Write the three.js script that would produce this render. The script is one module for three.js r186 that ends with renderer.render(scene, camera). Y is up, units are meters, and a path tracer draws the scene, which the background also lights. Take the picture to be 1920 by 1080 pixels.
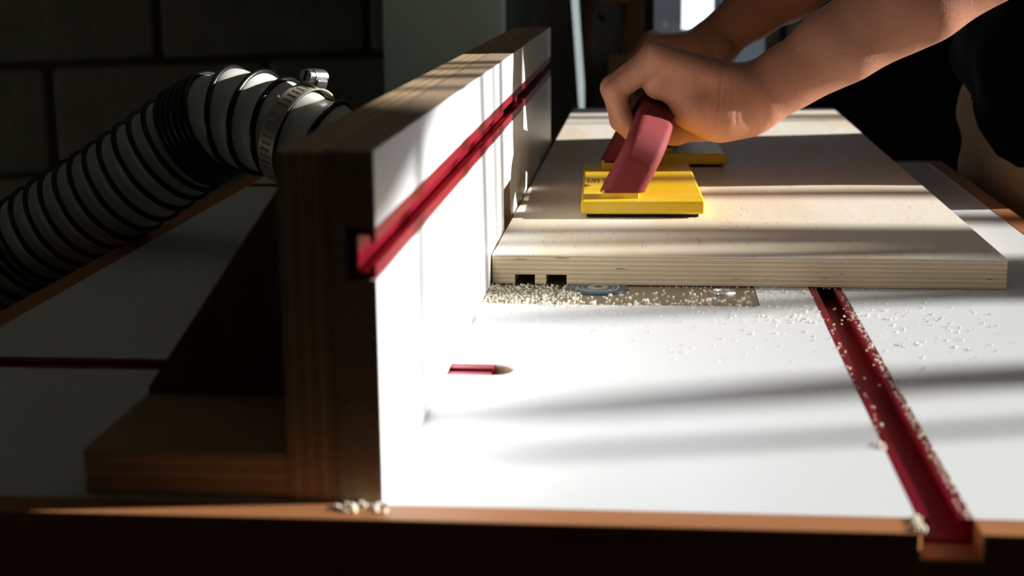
import * as THREE from 'three';
import { RoundedBoxGeometry } from 'three/addons/geometries/RoundedBoxGeometry.js';
import { mergeGeometries } from 'three/addons/utils/BufferGeometryUtils.js';

// ---------------------------------------------------------------- camera, sky, sun, exposure
// metres, y up; the router table's top is y = 0, x runs across the fence, -z runs along it away from the camera
const scene = new THREE.Scene();
const renderer = new THREE.WebGLRenderer({ antialias: true });
renderer.toneMapping = THREE.LinearToneMapping;
renderer.toneMappingExposure = 1.22;
renderer.shadowMap.enabled = true;
renderer.shadowMap.type = THREE.PCFSoftShadowMap;

const camera = new THREE.PerspectiveCamera(2 * Math.atan(540 / 2805.7) * 180 / Math.PI, 16 / 9, 0.05, 120);
camera.position.set(0, 0.24, 0);
camera.rotation.set(-0.21721, 0.0928, -0.00898, 'YXZ');
camera.focus = 1.22;
camera.userData.fStop = 8;
scene.add(camera);

scene.background = new THREE.Color(0.62, 0.74, 0.92);
scene.backgroundIntensity = 1.3;

const SUN_UP = 16 * Math.PI / 180, SUN_TURN = 7.5 * Math.PI / 180;      // low winter sun through the side window
const toSun = new THREE.Vector3(Math.cos(SUN_UP) * Math.cos(SUN_TURN), Math.sin(SUN_UP), -Math.cos(SUN_UP) * Math.sin(SUN_TURN));
const sun = new THREE.DirectionalLight(new THREE.Color(1, 0.985, 0.955), 10);
sun.name = 'sun';
sun.target.position.set(0.1, 0, -1.2);
sun.position.copy(sun.target.position).addScaledVector(toSun, 9);
sun.castShadow = true;
sun.shadow.mapSize.set(4096, 4096);
Object.assign(sun.shadow.camera, { left: -2.5, right: 2.5, top: 2.5, bottom: -2.5, near: 0.1, far: 16 });
sun.shadow.radius = 1;
scene.add(sun, sun.target);

// ---------------------------------------------------------------- helpers
let seed = 12345;
const rnd = () => { seed = (seed + 0x6D2B79F5) | 0; let t = Math.imul(seed ^ (seed >>> 15), 1 | seed); t = (t + Math.imul(t ^ (t >>> 7), 61 | t)) ^ t; return ((t ^ (t >>> 14)) >>> 0) / 4294967296; };
const R = (a, b) => a + (b - a) * rnd();
const hash = (x, y, s) => { let h = Math.imul(x, 374761393) ^ Math.imul(y, 668265263) ^ Math.imul(s + 7, 1442695041); h = Math.imul(h ^ (h >>> 13), 1274126177); return ((h ^ (h >>> 16)) >>> 0) / 4294967296; };
function vnoise(x, y, s = 0) {
  const ix = Math.floor(x), iy = Math.floor(y), fx = x - ix, fy = y - iy, u = fx * fx * (3 - 2 * fx), v = fy * fy * (3 - 2 * fy);
  const a = hash(ix, iy, s), b = hash(ix + 1, iy, s), c = hash(ix, iy + 1, s), d = hash(ix + 1, iy + 1, s);
  return a + (b - a) * u + (c - a) * v + (a - b - c + d) * u * v;
}
const fbm = (x, y, s = 0, o = 4) => { let t = 0, a = 0.5, n = 0; for (let i = 0; i < o; i++) { t += a * vnoise(x, y, s + i * 17); n += a; a *= 0.5; x *= 2.03; y *= 2.03; } return t / n; };
const lerp = (a, b, t) => a + (b - a) * t, clamp = (x, a = 0, b = 1) => Math.min(b, Math.max(a, x)), smooth = (a, b, x) => { const t = clamp((x - a) / (b - a)); return t * t * (3 - 2 * t); };
const mix3 = (a, b, t) => [lerp(a[0], b[0], t), lerp(a[1], b[1], t), lerp(a[2], b[2], t)];

// a texture of w x h pixels that covers sx x sy metres; fn(x, y) in metres gives sRGB 0..1 (colour) or one value (bump)
function tex(w, h, sx, sy, fn, srgb = true) {
  const d = new Uint8Array(w * h * 4);
  for (let j = 0; j < h; j++) for (let i = 0; i < w; i++) {
    const v = fn((i + 0.5) / w * sx, (j + 0.5) / h * sy), o = (j * w + i) * 4;
    if (srgb) for (let c = 0; c < 3; c++) d[o + c] = clamp(v[c]) * 255; else d[o] = d[o + 1] = d[o + 2] = clamp(v) * 255;
    d[o + 3] = 255;
  }
  const t = new THREE.DataTexture(d, w, h, THREE.RGBAFormat);
  t.wrapS = t.wrapT = THREE.MirroredRepeatWrapping; t.magFilter = t.minFilter = THREE.LinearFilter;
  t.repeat.set(1 / sx, 1 / sy);                                       // uv are metres
  if (srgb) t.colorSpace = THREE.SRGBColorSpace;
  t.needsUpdate = true;
  return t;
}
const std = (o) => new THREE.MeshStandardMaterial(o), phys = (o) => new THREE.MeshPhysicalMaterial(o);

const names = new Map();
function numbered(n) { const k = names.get(n) ?? 0; names.set(n, k + 1); return k ? `${n}_${String(k).padStart(3, '0')}` : n; }
function tag(o, label, category, group, kind) { Object.assign(o.userData, { label, category }); if (group) o.userData.group = group; if (kind) o.userData.kind = kind; return o; }
function thing(name, label, category, [x, y, z] = [0, 0, 0], turn = 0, group) {
  const o = new THREE.Group(); o.name = numbered(name); o.position.set(x, y, z); o.rotation.y = turn; scene.add(o);
  return tag(o, label, category, group);
}
// uv in metres, chosen per face from the dominant axis
function boxUV(g) {
  if (g.index) g = g.toNonIndexed();
  const p = g.attributes.position, n = p.count, uv = new Float32Array(n * 2), a = new THREE.Vector3(), b = new THREE.Vector3(), c = new THREE.Vector3();
  for (let i = 0; i < n; i += 3) {
    a.fromBufferAttribute(p, i); b.fromBufferAttribute(p, i + 1); c.fromBufferAttribute(p, i + 2);
    const f = b.clone().sub(a).cross(c.clone().sub(a)), ax = Math.abs(f.x), ay = Math.abs(f.y), az = Math.abs(f.z);
    [a, b, c].forEach((q, k) => { const [u, v] = ay >= ax && ay >= az ? [q.x, q.z] : ax >= az ? [q.z, q.y] : [q.x, q.y]; uv[(i + k) * 2] = u; uv[(i + k) * 2 + 1] = v; });
  }
  g.setAttribute('uv', new THREE.BufferAttribute(uv, 2));
  return g;
}
const box = (x0, x1, y0, y1, z0, z1, r = 0.001) => { const g = r ? new RoundedBoxGeometry(x1 - x0, y1 - y0, z1 - z0, 2, Math.min(r, (x1 - x0) / 2.1, (y1 - y0) / 2.1, (z1 - z0) / 2.1)) : new THREE.BoxGeometry(x1 - x0, y1 - y0, z1 - z0); g.translate((x0 + x1) / 2, (y0 + y1) / 2, (z0 + z1) / 2); return boxUV(g); };
const merge = (...gs) => mergeGeometries(gs.flat().map((g) => { const q = g.index ? g.toNonIndexed() : g; for (const k of Object.keys(q.attributes)) if (!['position', 'normal', 'uv'].includes(k)) q.deleteAttribute(k); if (!q.attributes.uv) q.setAttribute('uv', new THREE.BufferAttribute(new Float32Array(q.attributes.position.count * 2), 2)); return q; }));
// world: the geometry is in scene coordinates and is moved into its (unturned) thing
function mesh(parent, name, g, m, { local = false, label } = {}) {
  const o = new THREE.Mesh(g, m); o.name = parent === scene ? numbered(name) : name; o.castShadow = o.receiveShadow = true;
  if (!local && parent !== scene) { let p = parent; const off = new THREE.Vector3(); while (p && p !== scene) { off.add(p.position); p = p.parent; } g.translate(-off.x, -off.y, -off.z); }
  if (label) o.userData.label = label;
  parent.add(o);
  return o;
}
function struct(name, g, m, parent = scene) { const o = mesh(parent, name, g, m); if (parent === scene) o.userData.kind = 'structure'; return o; }
// polygon in the x-z plane as a slab; points [x, z]
function slab(pts, y0, y1, holes = [], curve = 12) {
  const s = new THREE.Shape(pts.map(([x, z]) => new THREE.Vector2(x, -z)));
  for (const h of holes) s.holes.push(new THREE.Path(h.map(([x, z]) => new THREE.Vector2(x, -z))));
  const g = new THREE.ExtrudeGeometry(s, { depth: y1 - y0, bevelEnabled: false, curveSegments: curve });
  g.rotateX(-Math.PI / 2); g.translate(0, y0, 0);
  return boxUV(g);
}
// outline in the x-y plane pushed along z
function prism(pts, z0, z1, bevel = 0) {
  const s = new THREE.Shape(pts.map(([x, y]) => new THREE.Vector2(x, y)));
  const g = new THREE.ExtrudeGeometry(s, { depth: z1 - z0 - 2 * bevel, bevelEnabled: bevel > 0, bevelSize: bevel, bevelThickness: bevel, bevelOffset: -bevel, bevelSegments: 2 });
  g.translate(0, 0, z0 + bevel);
  return boxUV(g);
}
const tube = (pts, r, n = 60, k = 10, closed = false) => new THREE.TubeGeometry(new THREE.CatmullRomCurve3(pts.map((p) => new THREE.Vector3(...p)), closed), n, r, k, closed);
// a tube whose radius changes from point to point
function taperTube(pts, radii, n = 40, k = 9) {
  const c = new THREE.CatmullRomCurve3(pts.map((p) => new THREE.Vector3(...p))), g = new THREE.TubeGeometry(c, n, 1, k), p = g.attributes.position;
  for (let i = 0; i <= n; i++) {
    const o = c.getPointAt(i / n), t = c.getUtoTmapping(i / n) * (radii.length - 1), j = Math.min(radii.length - 2, Math.floor(t)), r = lerp(radii[j], radii[j + 1], t - j);
    for (let q = 0; q <= k; q++) { const a = i * (k + 1) + q; p.setXYZ(a, o.x + (p.getX(a) - o.x) * r, o.y + (p.getY(a) - o.y) * r, o.z + (p.getZ(a) - o.z) * r); }
  }
  g.computeVertexNormals();
  return g;
}

// naive surface nets over a signed distance f(x, y, z) (negative inside)
function nets(f, lo, hi, cell) {
  const n = [0, 1, 2].map((i) => Math.ceil((hi[i] - lo[i]) / cell) + 1), [nx, ny, nz] = n, V = new Float32Array(nx * ny * nz), at = (i, j, k) => i + nx * (j + ny * k);
  for (let k = 0; k < nz; k++) for (let j = 0; j < ny; j++) for (let i = 0; i < nx; i++) V[at(i, j, k)] = f(lo[0] + i * cell, lo[1] + j * cell, lo[2] + k * cell);
  const id = new Int32Array(nx * ny * nz).fill(-1), P = [], N = [], C = [[0, 0, 0], [1, 0, 0], [0, 1, 0], [1, 1, 0], [0, 0, 1], [1, 0, 1], [0, 1, 1], [1, 1, 1]], E = [[0, 1], [2, 3], [4, 5], [6, 7], [0, 2], [1, 3], [4, 6], [5, 7], [0, 4], [1, 5], [2, 6], [3, 7]];
  const v = new Float32Array(8), h = cell * 0.4;
  for (let k = 0; k < nz - 1; k++) for (let j = 0; j < ny - 1; j++) for (let i = 0; i < nx - 1; i++) {
    let m = 0;
    for (let q = 0; q < 8; q++) { v[q] = V[at(i + C[q][0], j + C[q][1], k + C[q][2])]; if (v[q] < 0) m |= 1 << q; }
    if (m === 0 || m === 255) continue;
    let x = 0, y = 0, z = 0, w = 0;
    for (const [a, b] of E) if ((v[a] < 0) !== (v[b] < 0)) { const t = v[a] / (v[a] - v[b]); x += lerp(C[a][0], C[b][0], t); y += lerp(C[a][1], C[b][1], t); z += lerp(C[a][2], C[b][2], t); w++; }
    const X = lo[0] + (i + x / w) * cell, Y = lo[1] + (j + y / w) * cell, Z = lo[2] + (k + z / w) * cell;
    id[at(i, j, k)] = P.length / 3; P.push(X, Y, Z);
    const gx = f(X + h, Y, Z) - f(X - h, Y, Z), gy = f(X, Y + h, Z) - f(X, Y - h, Z), gz = f(X, Y, Z + h) - f(X, Y, Z - h), L = Math.hypot(gx, gy, gz) || 1;
    N.push(gx / L, gy / L, gz / L);
  }
  const I = [], quad = (a, b, c, d, flip) => { if (a < 0 || b < 0 || c < 0 || d < 0) return; flip ? I.push(a, c, b, a, d, c) : I.push(a, b, c, a, c, d); };
  for (let k = 1; k < nz - 1; k++) for (let j = 1; j < ny - 1; j++) for (let i = 1; i < nx - 1; i++) {
    const s = V[at(i, j, k)] < 0;
    if (s !== (V[at(i + 1, j, k)] < 0)) quad(id[at(i, j - 1, k - 1)], id[at(i, j, k - 1)], id[at(i, j, k)], id[at(i, j - 1, k)], !s);
    if (s !== (V[at(i, j + 1, k)] < 0)) quad(id[at(i - 1, j, k - 1)], id[at(i - 1, j, k)], id[at(i, j, k)], id[at(i, j, k - 1)], !s);
    if (s !== (V[at(i, j, k + 1)] < 0)) quad(id[at(i - 1, j - 1, k)], id[at(i, j - 1, k)], id[at(i, j, k)], id[at(i - 1, j, k)], !s);
  }
  const g = new THREE.BufferGeometry();
  g.setAttribute('position', new THREE.Float32BufferAttribute(P, 3)); g.setAttribute('normal', new THREE.Float32BufferAttribute(N, 3));
  const uv = new Float32Array(P.length / 3 * 2); for (let i = 0; i < P.length / 3; i++) { uv[i * 2] = P[i * 3] + 0.35 * P[i * 3 + 2]; uv[i * 2 + 1] = P[i * 3 + 1] + 0.6 * P[i * 3 + 2]; }
  g.setAttribute('uv', new THREE.BufferAttribute(uv, 2)); g.setIndex(I);
  return g;
}
const smin = (a, b, k) => { const h = Math.max(k - Math.abs(a - b), 0) / k; return Math.min(a, b) - h * h * k * 0.25; };
// a chain of joints [x, y, z, r] in millimetres as tapered capsules
const chain = (js) => js.slice(1).map((b, i) => { const a = js[i].map((q) => q / 1000), c = b.map((q) => q / 1000), d = [c[0] - a[0], c[1] - a[1], c[2] - a[2]]; return [a[0], a[1], a[2], d[0], d[1], d[2], 1 / (d[0] ** 2 + d[1] ** 2 + d[2] ** 2), a[3], c[3]]; });
const cap = (s, x, y, z) => { const px = x - s[0], py = y - s[1], pz = z - s[2], t = clamp((px * s[3] + py * s[4] + pz * s[5]) * s[6]), a = px - t * s[3], b = py - t * s[4], c = pz - t * s[5]; return Math.sqrt(a * a + b * b + c * c) - lerp(s[7], s[8], t); };
const capsSDF = (segs, k) => (x, y, z) => { let d = 1e3; for (const s of segs) d = smin(d, cap(s, x, y, z), k); return d; };

// ---------------------------------------------------------------- materials
const bumpFine = tex(512, 512, 0.2, 0.2, (x, y) => 0.6 * fbm(x * 260, y * 260, 3, 3) + 0.4 * vnoise(x * 1800, y * 1800, 9), false);
const bumpRough = tex(512, 512, 0.5, 0.5, (x, y) => 0.55 * fbm(x * 60, y * 60, 21, 4) + 0.45 * fbm(x * 380, y * 380, 25, 3), false);
const M = {};
M.laminate = phys({ color: 0xe5e8e9, roughness: 0.33, bumpMap: bumpFine, bumpScale: 0.00006 });
M.mdf = std({ map: tex(512, 512, 0.1, 0.1, (x, y) => { const n = fbm(x * 700, y * 700, 5, 3), s = vnoise(x * 1500, y * 1500, 8); return mix3(mix3([0.74, 0.64, 0.52], [0.6, 0.5, 0.39], n), [0.2, 0.14, 0.1], smooth(0.86, 0.95, s)); }), roughness: 0.9, bumpMap: bumpFine, bumpScale: 0.0003 });
// reddish hardwood edging, grain along the longer direction of the uv
const hard = (along) => tex(512, 512, 0.4, 0.4, (x, y) => { const [l, c] = along === 'u' ? [x, y] : [y, x], g = fbm(l * 9, c * 420, 31, 4), w = fbm(l * 4, c * 60, 37, 3); return mix3(mix3([0.74, 0.52, 0.34], [0.6, 0.38, 0.23], g), [0.66, 0.43, 0.27], w * 0.6); });
M.edgeX = std({ map: hard('u'), roughness: 0.45, bumpMap: bumpFine, bumpScale: 0.0001 });
M.edgeZ = std({ map: hard('v'), roughness: 0.45, bumpMap: bumpFine, bumpScale: 0.0001 });
// edge of plywood: plies across y, t = sheet thickness, first ply at y = 0
const plyEdge = (t, n, seedN, light, dark, along = 0.4) => tex(1024, 256, along, t, (x, y) => {
  const wob = 0.0003 * (fbm(x * 12, 3, seedN, 2) - 0.5), q = (y + wob) / t * n, k = Math.floor(q), f = q - k, odd = k & 1;
  const g = fbm(x * (odd ? 30 : 240), y * (odd ? 3000 : 2400), seedN + k * 3, 3), glue = smooth(0.1, 0.02, Math.min(f, 1 - f));
  let c = odd ? mix3(light, mix3(light, dark, 0.45), g) : mix3(dark, mix3(dark, light, 0.5), g);
  c = mix3(c, mix3(dark, [0.2, 0.12, 0.07], 0.45), glue * (0.3 + 0.4 * fbm(x * 40, k, 5, 2)));
  const pit = smooth(0.8, 0.86, fbm(x * 46, y * 900, seedN + 50, 3));
  return mix3(c, [0.3, 0.18, 0.1], pit * 0.8);
});
M.birchEdge = std({ map: plyEdge(0.0223, 13, 61, [0.96, 0.89, 0.76], [0.84, 0.73, 0.57]), roughness: 0.75, bumpMap: bumpFine, bumpScale: 0.0002 });
M.birchFace = std({ map: tex(1024, 2048, 0.4, 1.2, (x, y) => {
  const g = fbm(x * 190, y * 7, 71, 4), w = fbm(x * 10 + 2.2 * fbm(x * 5, y * 3, 77, 2), y * 5, 75, 3), fl = fbm(x * 40, y * 18, 79, 3);
  let c = mix3([0.96, 0.93, 0.87], [0.92, 0.87, 0.79], g * 0.7);
  c = mix3(c, [0.9, 0.8, 0.65], smooth(0.48, 0.68, w) * 0.45 * (0.5 + fl));
  return mix3(c, [0.55, 0.42, 0.3], smooth(0.86, 0.95, vnoise(x * 900, y * 55, 83)) * 0.22);
}), roughness: 0.6, bumpMap: bumpFine, bumpScale: 0.00012 });
M.firEdge = std({ map: plyEdge(0.022, 7, 91, [0.8, 0.69, 0.54], [0.66, 0.54, 0.4]), roughness: 0.85, bumpMap: bumpFine, bumpScale: 0.0003 });
M.firFace = std({ map: tex(512, 512, 0.3, 0.3, (x, y) => mix3([0.5, 0.35, 0.23], [0.4, 0.27, 0.17], fbm(x * 120, y * 10, 95, 4))), roughness: 0.8, bumpMap: bumpFine, bumpScale: 0.0002 });
M.redMetal = phys({ color: new THREE.Color(0.4, 0.013, 0.035), metalness: 0.7, roughness: 0.36, bumpMap: bumpFine, bumpScale: 0.00008 });
M.plate = phys({ color: new THREE.Color(0.4, 0.35, 0.29), metalness: 0.85, roughness: 0.26, bumpMap: bumpFine, bumpScale: 0.00005 });
M.blue = phys({ color: new THREE.Color(0.04, 0.085, 0.12), metalness: 0.3, roughness: 0.3 });
M.pale = std({ color: 0x9fb0b8, roughness: 0.4 });
M.steel = phys({ color: 0xc9c9c4, metalness: 0.95, roughness: 0.28, bumpMap: bumpFine, bumpScale: 0.00008 });
M.zinc = phys({ color: 0xc9c2ad, metalness: 0.35, roughness: 0.42, bumpMap: bumpFine, bumpScale: 0.0001 });
M.black = phys({ color: 0x0b0b0c, roughness: 0.3 });
M.rubber = std({ color: 0x14120f, roughness: 0.85 });
M.film = phys({ color: 0xe6e6de, roughness: 0.3, transmission: 0.12, thickness: 0, ior: 1.45, side: THREE.DoubleSide });
M.yellow = phys({ map: tex(512, 512, 0.2, 0.25, (x, y) => mix3([0.94, 0.76, 0.1], [0.93, 0.82, 0.42], smooth(0.5, 0.8, fbm(x * 45, y * 30, 301, 4)) * 0.6)), roughness: 0.45, bumpMap: bumpFine, bumpScale: 0.0001 });
M.foam = std({ map: tex(512, 512, 0.06, 0.06, (x, y) => { const s = vnoise(x * 2600, y * 2600, 7), b = fbm(x * 90, y * 90, 41, 3); return mix3(mix3([0.5, 0.12, 0.13], [0.42, 0.085, 0.095], b), [0.76, 0.47, 0.44], smooth(0.88, 0.99, s) * 0.6); }), roughness: 0.75, bumpMap: bumpFine, bumpScale: 0.00012 });
M.skin = phys({ map: tex(1024, 1024, 0.5, 0.5, (x, y) => { const b = fbm(x * 30, y * 30, 51, 4), p = fbm(x * 900, y * 900, 57, 2); return mix3(mix3([0.79, 0.57, 0.45], [0.74, 0.48, 0.37], b), [0.61, 0.37, 0.28], smooth(0.55, 0.9, p) * 0.35); }), roughness: 0.55, bumpMap: bumpFine, bumpScale: 0.00022, sheen: 0.12, sheenColor: new THREE.Color(0.8, 0.5, 0.4), sheenRoughness: 0.5 });
M.hair = std({ color: 0x241710, roughness: 0.6 });
M.shirt = phys({ color: 0x050509, roughness: 1, specularIntensity: 0.2, bumpMap: bumpFine, bumpScale: 0.0004 });
M.khaki = std({ map: tex(256, 256, 0.1, 0.1, (x, y) => mix3([0.68, 0.59, 0.47], [0.58, 0.5, 0.39], fbm(x * 900, y * 900, 13, 2))), roughness: 0.95, bumpMap: bumpFine, bumpScale: 0.0004 });
M.shoe = std({ color: 0x1b1815, roughness: 0.7 });
const concrete = (a, b, s) => std({ map: tex(512, 512, 0.8, 0.8, (x, y) => mix3(a, b, clamp(0.7 * fbm(x * 14, y * 14, s, 5) + 0.3 * fbm(x * 160, y * 160, s + 3, 2)))), roughness: 0.95, bumpMap: bumpRough, bumpScale: 0.004 });
M.block = [concrete([0.7, 0.69, 0.61], [0.54, 0.53, 0.46], 101), concrete([0.67, 0.66, 0.58], [0.5, 0.49, 0.42], 111), concrete([0.72, 0.7, 0.61], [0.57, 0.55, 0.46], 121)];
M.mortar = concrete([0.44, 0.4, 0.33], [0.3, 0.27, 0.22], 131);
M.wall = concrete([0.7, 0.7, 0.68], [0.6, 0.6, 0.57], 141);
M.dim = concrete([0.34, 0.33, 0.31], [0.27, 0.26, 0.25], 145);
M.floor = concrete([0.42, 0.41, 0.4], [0.33, 0.32, 0.31], 151);
M.ceiling = std({ map: tex(256, 256, 0.5, 0.5, (x, y) => mix3([0.95, 0.93, 0.85], [0.91, 0.89, 0.81], fbm(x * 60, y * 8, 161, 3))), roughness: 0.9 });
M.pierShade = concrete([0.42, 0.45, 0.37], [0.27, 0.3, 0.22], 175);  // mottled concrete, darkened to carry the shade on the pillar's right side
M.green = std({ map: tex(512, 512, 0.6, 0.6, (x, y) => mix3([0.84, 0.93, 0.87], [0.79, 0.88, 0.82], fbm(x * 12, y * 12, 171, 4))), roughness: 0.8, bumpMap: bumpRough, bumpScale: 0.0008 });
M.paint = std({ color: 0xd6d8d6, roughness: 0.45 });
M.frost = phys({ color: 0xcdd1cf, transmission: 0.7, roughness: 0.9, thickness: 0 });
M.slitPane = phys({ color: 0xd9dbd4, transmission: 0.9, roughness: 0.5, thickness: 0 });
M.darkFrame = std({ color: 0x2b2a27, roughness: 0.6 });
M.glass = phys({ color: 0xffffff, transmission: 1, roughness: 0, thickness: 0, ior: 1.5 });
M.galv = phys({ color: 0x8d8f8c, metalness: 0.8, roughness: 0.5, bumpMap: bumpRough, bumpScale: 0.0003 });
M.stud = std({ map: tex(256, 512, 0.2, 0.8, (x, y) => mix3([0.62, 0.44, 0.26], [0.48, 0.31, 0.17], fbm(x * 150, y * 8, 181, 4))), roughness: 0.8 });
M.card = std({ map: tex(256, 256, 0.2, 0.2, (x, y) => mix3([0.74, 0.57, 0.4], [0.66, 0.49, 0.33], fbm(x * 20, y * 200, 191, 3))), roughness: 0.85 });
M.bark = std({ color: 0x3a2e25, roughness: 0.95 });
M.snow = std({ color: 0xeef1f5, roughness: 0.95 });
M.dust = std({ color: 0xf4ecd6, roughness: 0.9 });
M.cabinet = std({ color: 0x2c1d12, roughness: 0.7 });

// ---------------------------------------------------------------- the room
const FLOOR = -0.9, CEIL = 1.5;
struct('floor', box(-2.2, 2.6, FLOOR - 0.1, FLOOR, -3.6, 1.8, 0), M.floor);
struct('ceiling', box(-2.2, 2.6, CEIL, CEIL + 0.12, -3.6, 1.8, 0), M.ceiling);
struct('wall_left', box(-2.2, -2.0, FLOOR, CEIL, -3.6, 1.8, 0), M.wall);
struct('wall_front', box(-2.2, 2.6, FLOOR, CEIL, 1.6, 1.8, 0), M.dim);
// the sun's side: a wall with one wide, high window
const WY0 = 0.5, WY1 = 1.2, WZ0 = -2.53, WZ1 = -0.75;
struct('wall_right', merge(box(2.4, 2.6, FLOOR, WY0, -3.6, 1.8, 0), box(2.4, 2.6, WY1, CEIL, -3.6, 1.8, 0), box(2.4, 2.6, WY0, WY1, -3.6, WZ0, 0), box(2.4, 2.6, WY0, WY1, WZ1, 1.8, 0)), M.wall);
{
  const w = new THREE.Group(); w.name = 'window_1'; w.userData.kind = 'structure'; w.position.set(2.5, WY0, (WZ0 + WZ1) / 2); scene.add(w);
  mesh(w, 'window_frame', merge(box(2.47, 2.53, WY0, WY0 + 0.04, WZ0, WZ1), box(2.47, 2.53, WY1 - 0.04, WY1, WZ0, WZ1), box(2.47, 2.53, WY0, WY1, WZ0, WZ0 + 0.05), box(2.47, 2.53, WY0, WY1, WZ1 - 0.05, WZ1)), M.paint);
  mesh(w, 'pane', box(2.497, 2.503, WY0 + 0.03, WY1 - 0.03, WZ0 + 0.04, WZ1 - 0.04, 0), M.glass);
}
// concrete block wall behind the hose, standing at a slight angle to the table
{
  const w = new THREE.Group(); w.name = 'wall_back_left'; w.userData.kind = 'structure';
  const turn = 25 * Math.PI / 180; w.position.set(-0.9, FLOOR, -2.75); w.rotation.y = turn; scene.add(w);
  mesh(w, 'mortar', box(-1.5, 0.78, 0, CEIL - FLOOR, -0.2, -0.012, 0), M.mortar, { local: true });
  const J = [-0.012, 0.957, 0];                                        // [upper course joint, its bed joint above the floor]
  const shapes = [0, 1, 2].map((k) => { const g = new RoundedBoxGeometry(0.386, 0.188, 0.1, 3, 0.012), p = g.attributes.position; for (let i = 0; i < p.count; i++) p.setXYZ(i, p.getX(i) + 0.003 * (vnoise(p.getY(i) * 40, p.getZ(i) * 40, k) - 0.5), p.getY(i) + 0.004 * (vnoise(p.getX(i) * 30, p.getZ(i) * 30, k + 5) - 0.5), p.getZ(i)); return boxUV(g); });
  for (let r = -4; r < 4; r++) for (let c = -4; c < 3; c++) {
    const y = J[1] + 0.1 + r * 0.2, x = J[0] + 0.2 + c * 0.4 + (r & 1 ? -0.2 : 0), k = (r * 5 + c * 3 + 50) % 3;
    if (y < 0.08 || y > CEIL - FLOOR - 0.08 || x < -1.32 || x > 0.6) continue;
    const o = mesh(w, 'concrete_block', shapes[k], M.block[(k + c + 8) % 3], { local: true });
    o.position.set(x, y, -0.05 + R(-0.004, 0.004)); o.rotation.z = R(-0.006, 0.006);
  }
}
// the far wall to the right, round the glazed door
const slitLine = (y) => -0.158 - 0.0714 * (y - 0.158), slitShape = new THREE.Shape([[-0.6, FLOOR], [-0.011, FLOOR], [-0.011, CEIL], [-0.6, CEIL]].map((p) => new THREE.Vector2(...p)));
slitShape.holes.push(new THREE.Path([[slitLine(-0.4), -0.4], [slitLine(-0.4) + 0.0155, -0.4], [slitLine(0.7) + 0.0155, 0.7], [slitLine(0.7), 0.7]].map((p) => new THREE.Vector2(...p))));
const slit = boxUV(new THREE.ExtrudeGeometry(slitShape, { depth: 0.03, bevelEnabled: false }).translate(0, 0, -3.03));   // narrow gap added so daylight brightens a leaning strip here
struct('added_window_2', prism([[slitLine(-0.4), -0.4], [slitLine(-0.4) + 0.0155, -0.4], [slitLine(0.7) + 0.0155, 0.7], [slitLine(0.7), 0.7]], -3.02, -3.015), M.slitPane);  // added pane; its daylight stands in for a bright leaning straightedge
struct('wall_back_right', merge(slit, box(0.262, 0.29, FLOOR, CEIL, -3.15, -3.0, 0), box(0.29, 2.4, 1.2, CEIL, -3.15, -3.0, 0), box(2.2, 2.4, FLOOR, 1.2, -3.15, -3.0, 0), box(-0.011, 0.262, 1.15, CEIL, -3.15, -3.0, 0)), M.wall);
{
  const d = new THREE.Group(); d.name = 'door_1'; d.userData.kind = 'structure'; d.position.set(0.125, FLOOR, -3.05); scene.add(d);
  mesh(d, 'door_frame', merge(box(-0.013, 0.0, FLOOR, 1.15, -3.1, -2.985), box(0.25, 0.264, FLOOR, 1.15, -3.1, -2.985), box(-0.013, 0.264, 1.13, 1.15, -3.1, -2.985)), M.darkFrame);
  mesh(d, 'stile', box(0.0, 0.006, FLOOR + 0.01, 1.13, -3.06, -3.02), M.darkFrame);
  mesh(d, 'side_pane', box(0.006, 0.042, FLOOR + 0.01, 1.13, -3.043, -3.037, 0), M.glass);
  mesh(d, 'stile', box(0.225, 0.25, FLOOR + 0.01, 1.13, -3.06, -3.02), M.paint);
  mesh(d, 'lower_panel', box(0.042, 0.225, FLOOR + 0.01, 0.098, -3.043, -3.037, 0), M.frost);
  mesh(d, 'pane', box(0.042, 0.225, 0.098, 1.13, -3.043, -3.037, 0), M.glass);
}
// an unlit room added behind the far wall so the opening there stays dark
struct('wall_added_left', box(0.262, 0.289, FLOOR, CEIL, -6.4, -3.151, 0), M.dim);
struct('wall_added_right', box(2.4, 2.7, FLOOR, CEIL, -6.4, -3.601, 0), M.dim);
struct('wall_added_back', box(0.262, 2.7, FLOOR, CEIL, -6.5, -6.401, 0), M.dim);
struct('floor_added', box(0.262, 2.7, FLOOR - 0.1, FLOOR - 0.001, -6.5, -3.601, 0), M.floor);
struct('ceiling_added', box(0.262, 2.7, CEIL, CEIL + 0.12, -6.5, -3.601, 0), M.dim);
// square pillar painted pale green, beyond the end of the fence
{
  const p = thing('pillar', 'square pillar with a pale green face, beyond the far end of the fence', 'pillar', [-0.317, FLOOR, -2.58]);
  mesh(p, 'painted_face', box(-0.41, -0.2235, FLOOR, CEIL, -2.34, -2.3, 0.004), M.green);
  mesh(p, 'shaded_side', box(-0.405, -0.2245, FLOOR, CEIL, -2.86, -2.341, 0.004), M.pierShade);  // this side's shade is put into its darker green-grey colour
}

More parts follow.
